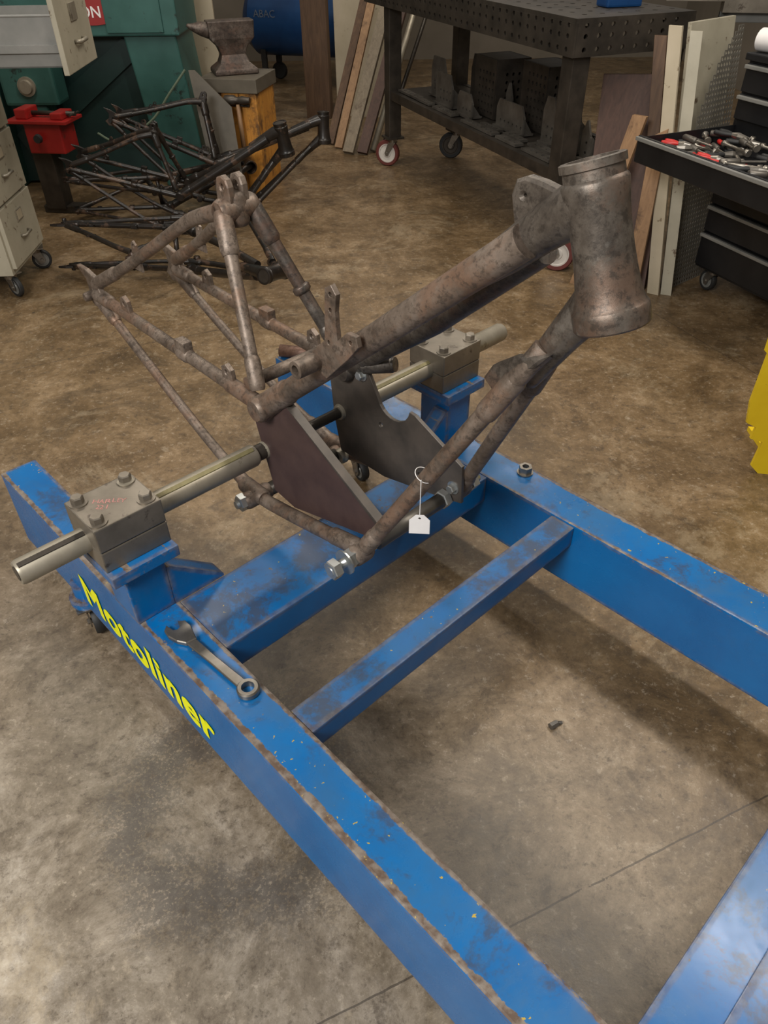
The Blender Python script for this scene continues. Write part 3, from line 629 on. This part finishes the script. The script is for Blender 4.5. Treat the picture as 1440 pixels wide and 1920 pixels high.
for x0,y0,x1,y1,h,r,mt,sq,lb in bars:
    m=MB(); p0=W(x0,y0,0);p1=W(x1,y1,h)
    if sq:
        d=(p1-p0).normalized();s1=Vector((1,-.35,0));s1=(s1-d*s1.dot(d)).normalized()*r*1.3*S;s2=d.cross(s1).normalized()*r*.5*S
        m.hexa([p0-s1-s2,p0+s1-s2,p0+s1+s2,p0-s1+s2,p1-s1-s2,p1+s1-s2,p1+s1+s2,p1-s1+s2])
        zmin=min(v.co.z for v in m.bm.verts)
        for v in m.bm.verts: v.co.z-=zmin
    else: m.tube([p0+Vector((0,0,.012)),p1],r,16)
    top(done(m,'leaning_bar',mt),lb+' leaning upright against the cream panel','bar','leaning bars and planks')
# welding table
TA=math.degrees(math.atan2(2.2,-.88))
tx=L(.97,4.22,0,TA)
t=Thing('welding_table','heavy dark steel perforated welding table on castors','welding table')
Lt,Wt=2.75,.64; zt=1.245
holes=[circ(.06+i*.105,-.06-j*.105,.014,8) for i in range(26) for j in range(6)]
m=MB(); m.shape(lambda u,v,w:tx(u,v,zt-.01+w),[[(-.06,.06),(Lt,.06),(Lt,-Wt),(-.06,-Wt)]]+holes,.02); done(m,'table_top','darksteel',t)
hs=[circ(.0+i*.075,zz,.012,8) for i in range(36) for zz in(1.115,1.17,1.215)]
m=MB(); m.shape(lambda u,v,w:tx(u,.055+w,v),[[(-.06,1.085),(Lt,1.085),(Lt,zt-.02),(-.06,zt-.02)]]+hs,.014); done(m,'side_skirt','darksteel',t)
hs=[circ(-.0-i*.075,zz,.012,8) for i in range(8) for zz in(1.115,1.17,1.215)]
m=MB(); m.shape(lambda u,v,w:tx(-.055+w,u,v),[[(.05,1.085),(-Wt,1.085),(-Wt,zt-.02),(.05,zt-.02)]]+hs,.014); done(m,'end_skirt','darksteel',t)
for x in(.02,2.38):
    for y in(-.02,-Wt+.05):
        m=MB(); m.box(tx,x-.05,x+.05,y-.05,y+.05,.22,1.2,.004); m.box(tx,x-.07,x+.07,y-.07,y+.07,.21,.225,.002); done(m,'table_leg','darksteel',t)
        p=tx(x,y,0)/S; castor(t,L(p.x,p.y,0,0),.098,.045,-20 if x<1 else 160,'redtyre' if y>-.1 else 'rubber','whitewheel' if y>-.1 else 'darksteel',.21)
m=MB(); m.box(tx,.0,2.4,-Wt+.03,.0,.53,.545); m.box(tx,.0,2.4,-.02,.02,.49,.55,.002); m.box(tx,0,2.4,-Wt+.0,-Wt+.04,.49,.55); m.box(tx,0,2.4,-.3,-.26,.5,.53); done(m,'lower_shelf','darksteel',t)
t.end()
def fixture(x,y,w,d,h,kind,mat='fixture'):
    g=lambda u,v,z: tx(x+u,y+v,.552+z)
    m=MB(); gp='welding fixtures on the lower shelf'
    if kind=='box':
        hh=[circ(-w/2+.03+i*.045,.03+k*.045,.011,8) for i in range(int((w-.03)/.045)) for k in range(int((h-.03)/.045))]
        m.shape(lambda u,v,q:g(u,d/2+q,v),[[(-w/2,0),(w/2,0),(w/2,h),(-w/2,h)]]+hh,.012)
        m.shape(lambda u,v,q:g(u,-d/2+q,v),[[(-w/2,0),(w/2,0),(w/2,h),(-w/2,h)]]+hh,.012)
        hh=[circ(-d/2+.03+i*.045,.03+k*.045,.011,8) for i in range(int((d-.03)/.045)) for k in range(int((h-.03)/.045))]
        for e in(-1,1): m.shape(lambda u,v,q,e=e:g(e*w/2+q,u,v),[[(-d/2,0),(d/2,0),(d/2,h),(-d/2,h)]]+hh,.012)
        m.box(g,-w/2,w/2,-d/2,d/2,h-.012,h)
        return top(done(m,'fixture_block',mat),'dark steel perforated welding fixture block on table shelf','fixture block',gp)
    if kind=='angle':
        hh=[circ(-w/2+.03+i*.05,.04+k*.05,.010,8) for i in range(max(1,int((w-.03)/.05))) for k in range(max(1,int((h*.55)/.05)))]
        m.shape(lambda u,v,q:g(u,d/2-.03+q,v),[[(-w/2,0),(w/2,0),(w/2,h*.7),(w/2-.03,h),(-w/2+.04,h),(-w/2,h*.6)]]+hh,.012)
        m.box(g,-w/2,w/2,-d/2,d/2,0,.012)
        m.shape(lambda u,v,q:g(-w/2+.01+q,u,v),[[(-d/2,0),(d/2-.02,0),(d/2-.02,h*.7)]],.012)
        return top(done(m,'angle_bracket',mat),'perforated steel welding angle bracket on table shelf','angle bracket',gp)
    m.shape(lambda u,v,q:g(u,v,.007+q),[[(-w/2,-d/2),(w/2,-d/2),(w/2,d/2),(-w/2,d/2)]]+[circ(-w/2+.04+i*.06,0,.014,8) for i in range(int((w-.04)/.06))],.014)
    return top(done(m,'flat_bar',mat),'slotted dark steel flat bar on table shelf','flat bar',gp)
fixture(1.32,-.36,.28,.24,.34,'box','darksteel'); fixture(.86,-.44,.29,.22,.36,'box','darksteel'); fixture(.50,-.30,.14,.2,.25,'angle'); fixture(.30,-.34,.14,.22,.26,'angle')
fixture(1.70,-.18,.26,.16,.20,'angle'); fixture(1.36,-.14,.22,.10,.14,'angle'); fixture(2.0,-.3,.24,.2,.25,'angle'); fixture(.88,-.21,.34,.10,.16,'angle'); fixture(.64,-.05,.24,.06,.1,'flat'); fixture(.30,-.05,.3,.06,.1,'flat'); fixture(2.12,-.06,.35,.06,.1,'flat'); fixture(1.115,-.33,.08,.10,.22,'angle'); fixture(.12,-.3,.08,.2,.2,'angle'); fixture(1.02,-.05,.42,.06,.1,'flat'); fixture(1.52,-.05,.3,.06,.1,'flat'); fixture(.36,-.14,.34,.06,.1,'flat'); fixture(1.66,-.42,.2,.16,.3,'angle','darksteel'); fixture(.70,-.125,.22,.05,.1,'flat'); fixture(.98,-.115,.24,.04,.1,'flat'); fixture(1.84,-.05,.2,.05,.1,'flat'); fixture(.64,-.50,.12,.12,.22,'angle','darksteel')
m=MB(); g=L(1.25,4.62,zt,15); m.box(g,-.1,.1,-.06,.06,.001,.05,.01); top(done(m,'blue_case','bluecomp'),'small blue metal case lying on the welding table','case')
def sheet(name,label,cat,p0,p1,h,off,th,mat,cut=0):
    a=Vector((p0[0],p0[1],0));b=Vector((p1[0],p1[1],0));d=(b-a);n=Vector((-d.y,d.x,0)).normalized()
    ln=d.length; d.normalize(); o=Vector((off[0],off[1],0))
    def xf(u,v,w):
        q=a+d*u+n*w+o*(v/h); return W(q.x,q.y,v)
    m=MB(); m.shape(xf,[[(0,0),(ln,0),(ln,h),(0,h-cut)]],th,bev=.001)
    return top(done(m,name,mat),label,cat)
sheet('hardboard_sheet','dark reddish brown sheet leaning beside table','sheet',(1.14,4.14),(1.46,3.92),.99,(.06,.36),.016,'redwood',.03)
sheet('wood_plank','rough light timber plank leaning beside brown sheet','plank',(1.08,4.05),(1.135,4.00),.84,(.20,.07),.025,'lightwood')
sheet('wood_plank','short orange brown plank leaning on brown sheet','plank',(1.34,3.90),(1.40,3.86),.80,(.03,.14),.02,'lightwood',.04)
sheet('cream_board','tall narrow cream painted board leaning beside tool chest','board',(1.475,3.90),(1.525,3.865),1.22,(-.11,.2),.022,'creamboard')
sheet('cream_board','second cream board leaning beside perforated sheet','board',(1.54,3.875),(1.59,3.855),1.20,(-.08,.2),.012,'cream')
sheet('framed_panel','large cream panel standing behind perforated sheet','panel',(1.60,4.03),(1.90,4.27),1.22,(-.11,.16),.02,'cream')
sheet('wood_plank','dark thin timber plank behind cream board','plank',(1.45,4.02),(1.50,3.99),1.16,(-.09,.25),.02,'brownwood')
a=Vector((1.615,3.95,0));d=Vector((.78,.62,0)).normalized()
m=MB();pitch=.024
for i in range(15):
    for k in range(50):
        u,v=i*pitch,k*pitch
        if v>.60+.58*math.sqrt(min(1,max(0,u/.30))) : continue
        c=[(u+dx*pitch,v+dy*pitch) for dx,dy in((0,0),(.5,0),(1,0),(1,.5),(1,1),(.5,1),(0,1),(0,.5))]
        ci=[(u+pitch/2+math.cos(math.radians(q))*pitch*.33,v+pitch/2+math.sin(math.radians(q))*pitch*.33) for q in(225,270,315,0,45,90,135,180)]
        f=lambda uu,vv:W(a.x+d.x*uu-vv*.085,a.y+d.y*uu+vv*.10,vv)
        o_=[m.bm.verts.new(f(*q)) for q in c];i_=[m.bm.verts.new(f(*q)) for q in ci]
        for q in range(8): m.face([o_[q],o_[(q+1)%8],i_[(q+1)%8],i_[q]])
bmesh.ops.remove_doubles(m.bm,verts=m.bm.verts[:],dist=.0004)
o=done(m,'perforated_sheet','perf'); md=o.modifiers.new('s','SOLIDIFY');md.thickness=.002
top(o,'perforated grey steel sheet leaning beside tool chest','metal sheet')
# rack
t=Thing('steel_stock_rack','steel rack carrying pipes and angle bars near tool chest','rack')
q=L(1.86,4.80,0,-12)
m=MB(); m.box(q,0,.05,0,.05,0,1.20,.003); m.box(q,.75,.8,0,.05,0,1.20,.003); m.box(q,0,.8,0,.05,1.15,1.20,.003); done(m,'rack_post','grey',t)
m=MB(); m.box(q,-.30,.9,-.06,-.0,1.25,1.26); m.box(q,-.0,.9,-.06,.05,1.20,1.25); done(m,'angle_bar','block',t)
for k,(yy,zz,rr) in enumerate(((.05,1.288,.028),(.12,1.28,.02),(.0,1.28,.02))):
    m=MB(); m.tube([q(-.28+.05*k,yy,zz),q(.9,yy,zz)],rr,16); done(m,'pipe','block',t)
t.end()
# tool chest
ta=math.degrees(math.atan2(-.923,.385)); kx=L(1.71,3.95,0,ta)
t=Thing('tool_chest','black steel roller tool chest with open drawer full of tools','tool chest')
Wc,Dc=.95,.62
m=MB(); m.box(kx,0,Wc,.012,Dc,.13,1.10,.006); done(m,'body','blackcab',t)
m=MB(); m.box(kx,-.01,Wc+.01,-.01,Dc,1.10,1.13,.006); done(m,'top_lid','blackcab',t)
zs=[(.15,.32),(.33,.46),(.47,.59),(.60,.71),(.86,.965),(.975,1.09)]
for z0,z1 in zs:
    m=MB(); m.box(kx,.012,Wc-.012,-.008,.012,z0,z1,.003); d=done(m,'drawer','blackcab',t)
    m=MB(); m.box(kx,.015,Wc-.015,-.026,-.008,z1-.020,z1-.004,.003); sub(d,m,'handle','grey','silver handle strip')
DZ=-.08
m=MB(); m.box(kx,.0,Wc,-.55,-.535,.80+DZ,.915+DZ,.003); d=done(m,'drawer','blackcab',t,'open drawer')
m=MB(); m.box(kx,.015,.021,-.54,.02,.82+DZ,.91+DZ); m.box(kx,Wc-.021,Wc-.015,-.54,.02,.82+DZ,.91+DZ); m.box(kx,.015,Wc-.015,-.54,.02,.815+DZ,.822+DZ); sub(d,m,'drawer_tray','blackcab')
m=MB(); m.box(kx,.0,Wc,-.565,-.55,.895+DZ,.912+DZ,.003); sub(d,m,'handle','grey','silver handle strip')
for x in(.08,Wc-.08):
    for y in(.08,Dc-.08):
        p=kx(x,y,0)/S; castor(t,L(p.x,p.y,0,0),.055,.03,110,'rubber','grey',.13)
t.end()
for i in range(60):
    ln=random.uniform(.12,.2);x=random.uniform(.05,.72);y=random.uniform(-.48,-.08);an=random.gauss(.6,.5) if i%2 else random.gauss(-.3,.5)
    z=.765+.0022*(i//2)
    dx,dy=math.cos(an)*ln/2,math.sin(an)*ln/2
    x=min(max(x,.04+abs(dx)),.9-abs(dx));y=min(max(y,-.51+abs(dy)),-.02-abs(dy))
    P0,P1=kx(x-dx,y-dy,z),kx(x+dx,y+dy,z)
    if i%3==0:
        red=(i%2==0)
        t=Thing('pliers','steel pliers with '+('red' if red else 'black')+' handles in the open drawer','pliers','hand tools in the open drawer')
        n_=(P1-P0).cross(Vector((0,0,1))).normalized()*S
        m=MB()
        for s in(-1,1): m.tube([lerp(P0,P1,.5),lerp(P0,P1,.25)+n_*s*.017,P0+n_*s*.020],[.007,.011,.010],10,smooth=3)
        done(m,'handle','redbright' if red else 'rubber',t)
        m=MB(); m.tube([lerp(P0,P1,.45),lerp(P0,P1,.65),P1],[.010,.016,.005],8); done(m,'jaw','toolsteel',t); t.end()
    elif i%3==1:
        m=MB(); m.tube([P0,lerp(P0,P1,.1),lerp(P0,P1,.13),lerp(P0,P1,.87),lerp(P0,P1,.9),P1],[.013,.016,.008,.008,.017,.015],10)
        top(done(m,'wrench','toolsteel'),'steel spanner lying in the open drawer','wrench','hand tools in the open drawer')
    else:
        t=Thing('screwdriver','screwdriver with dark handle lying in the open drawer','screwdriver','hand tools in the open drawer')
        m=MB(); m.tube([P0,lerp(P0,P1,.03),lerp(P0,P1,.4),lerp(P0,P1,.45)],[.010,.014,.014,.009],10); done(m,'handle','fixture',t)
        m=MB(); m.tube([lerp(P0,P1,.45),P1],.005,8); done(m,'blade','toolsteel',t); t.end()
m=MB(); m.lathe(kx(-.0,.05,1.178),kx(.30,.10,1.178),[(0,.015),(0,.046),(1,.046),(1,.015)],28,closed=True); top(done(m,'paper_roll','white'),'white paper roll lying on the tool chest','paper roll')
m=MB(); yx=lambda u,v,w:W(1.395+u*.98,2.245-u*.2+w+v*.0,v)
m.shape(yx,[[(.03,0),(.5,0),(.5,.74),(-.10,.74),(-.095,.50),(-.083,.49),(-.085,.30),(-.072,.215),(-.035,.20),(-.04,.15),(.005,.14),(-.002,.03)]],.012); m.box(lambda x,y,z:W(1.395+x,2.245+y-x*.2,z),.1,.5,.0,.3,0,.02)
top(done(m,'yellow_panel','yellow'),'bright yellow steel panel with stepped edge standing upright','steel panel')
m=MB(); g=L(1.72,2.9,0,20); m.shape(lambda u,v,w:g(u,v,.003+w+abs(u)*.15),[[(-.05,-.02),(.04,-.03),(.06,.02),(-.02,.035)]],.003); top(done(m,'debris_scrap','darksteel'),'dark crumpled scrap on the concrete floor','scrap')
# ================================================================= CAMERA / LIGHT
th=math.radians(39.964);ro=math.radians(-.647)
F=Vector((0,math.cos(th),-math.sin(th)));U=Vector((0,math.sin(th),math.cos(th)));R=Vector((1,0,0))
R2=R*math.cos(ro)+U*math.sin(ro);U2=U*math.cos(ro)-R*math.sin(ro)
cd=bpy.data.cameras.new('camera');cam=bpy.data.objects.new('camera',cd);SC.objects.link(cam)
mw=Matrix((R2,U2,-F)).transposed().to_4x4();mw.translation=Vector((0,0,H*S));cam.matrix_world=mw
cd.sensor_fit='VERTICAL';cd.sensor_height=24;cd.lens=24*1380.5/1920;cd.clip_start=.02
bpy.context.scene.camera=cam
def area(loc,target,sx,sy,power,col):
    l=bpy.data.lights.new('lamp','AREA');l.shape='RECTANGLE';l.size=sx;l.size_y=sy;l.energy=power;l.color=col
    o=bpy.data.objects.new('unseen_overhead_light',l);SC.objects.link(o);o.location=loc
    o.rotation_euler=(Vector(target)-Vector(loc)).to_track_quat('-Z','Y').to_euler();return o
area((-1.5,-1.0,2.7),(-.3,1.0,0),1.3,.9,125,(1,.98,.94))  # large unseen light added for daylight from the doorway side behind the camera
area((1.2,2.0,3.2),(1.0,2.2,0),.25,2.4,66,(1,.93,.82))
area((-1.4,3.6,3.2),(-1.2,3.8,0),.25,2.4,42,(1,.92,.8))
area((.6,6.2,3.2),(.4,6.0,0),2.4,.25,30,(1,.9,.76))
w=bpy.data.worlds.new('world');bpy.context.scene.world=w;w.use_nodes=True
w.node_tree.nodes['Background'].inputs[0].default_value=(1,.97,.92,1);w.node_tree.nodes['Background'].inputs[1].default_value=.27
bpy.context.scene.view_settings.view_transform='Standard'
for o in bpy.data.objects:
    for k in('_mn','_mx'):
        if k in o: del o[k]
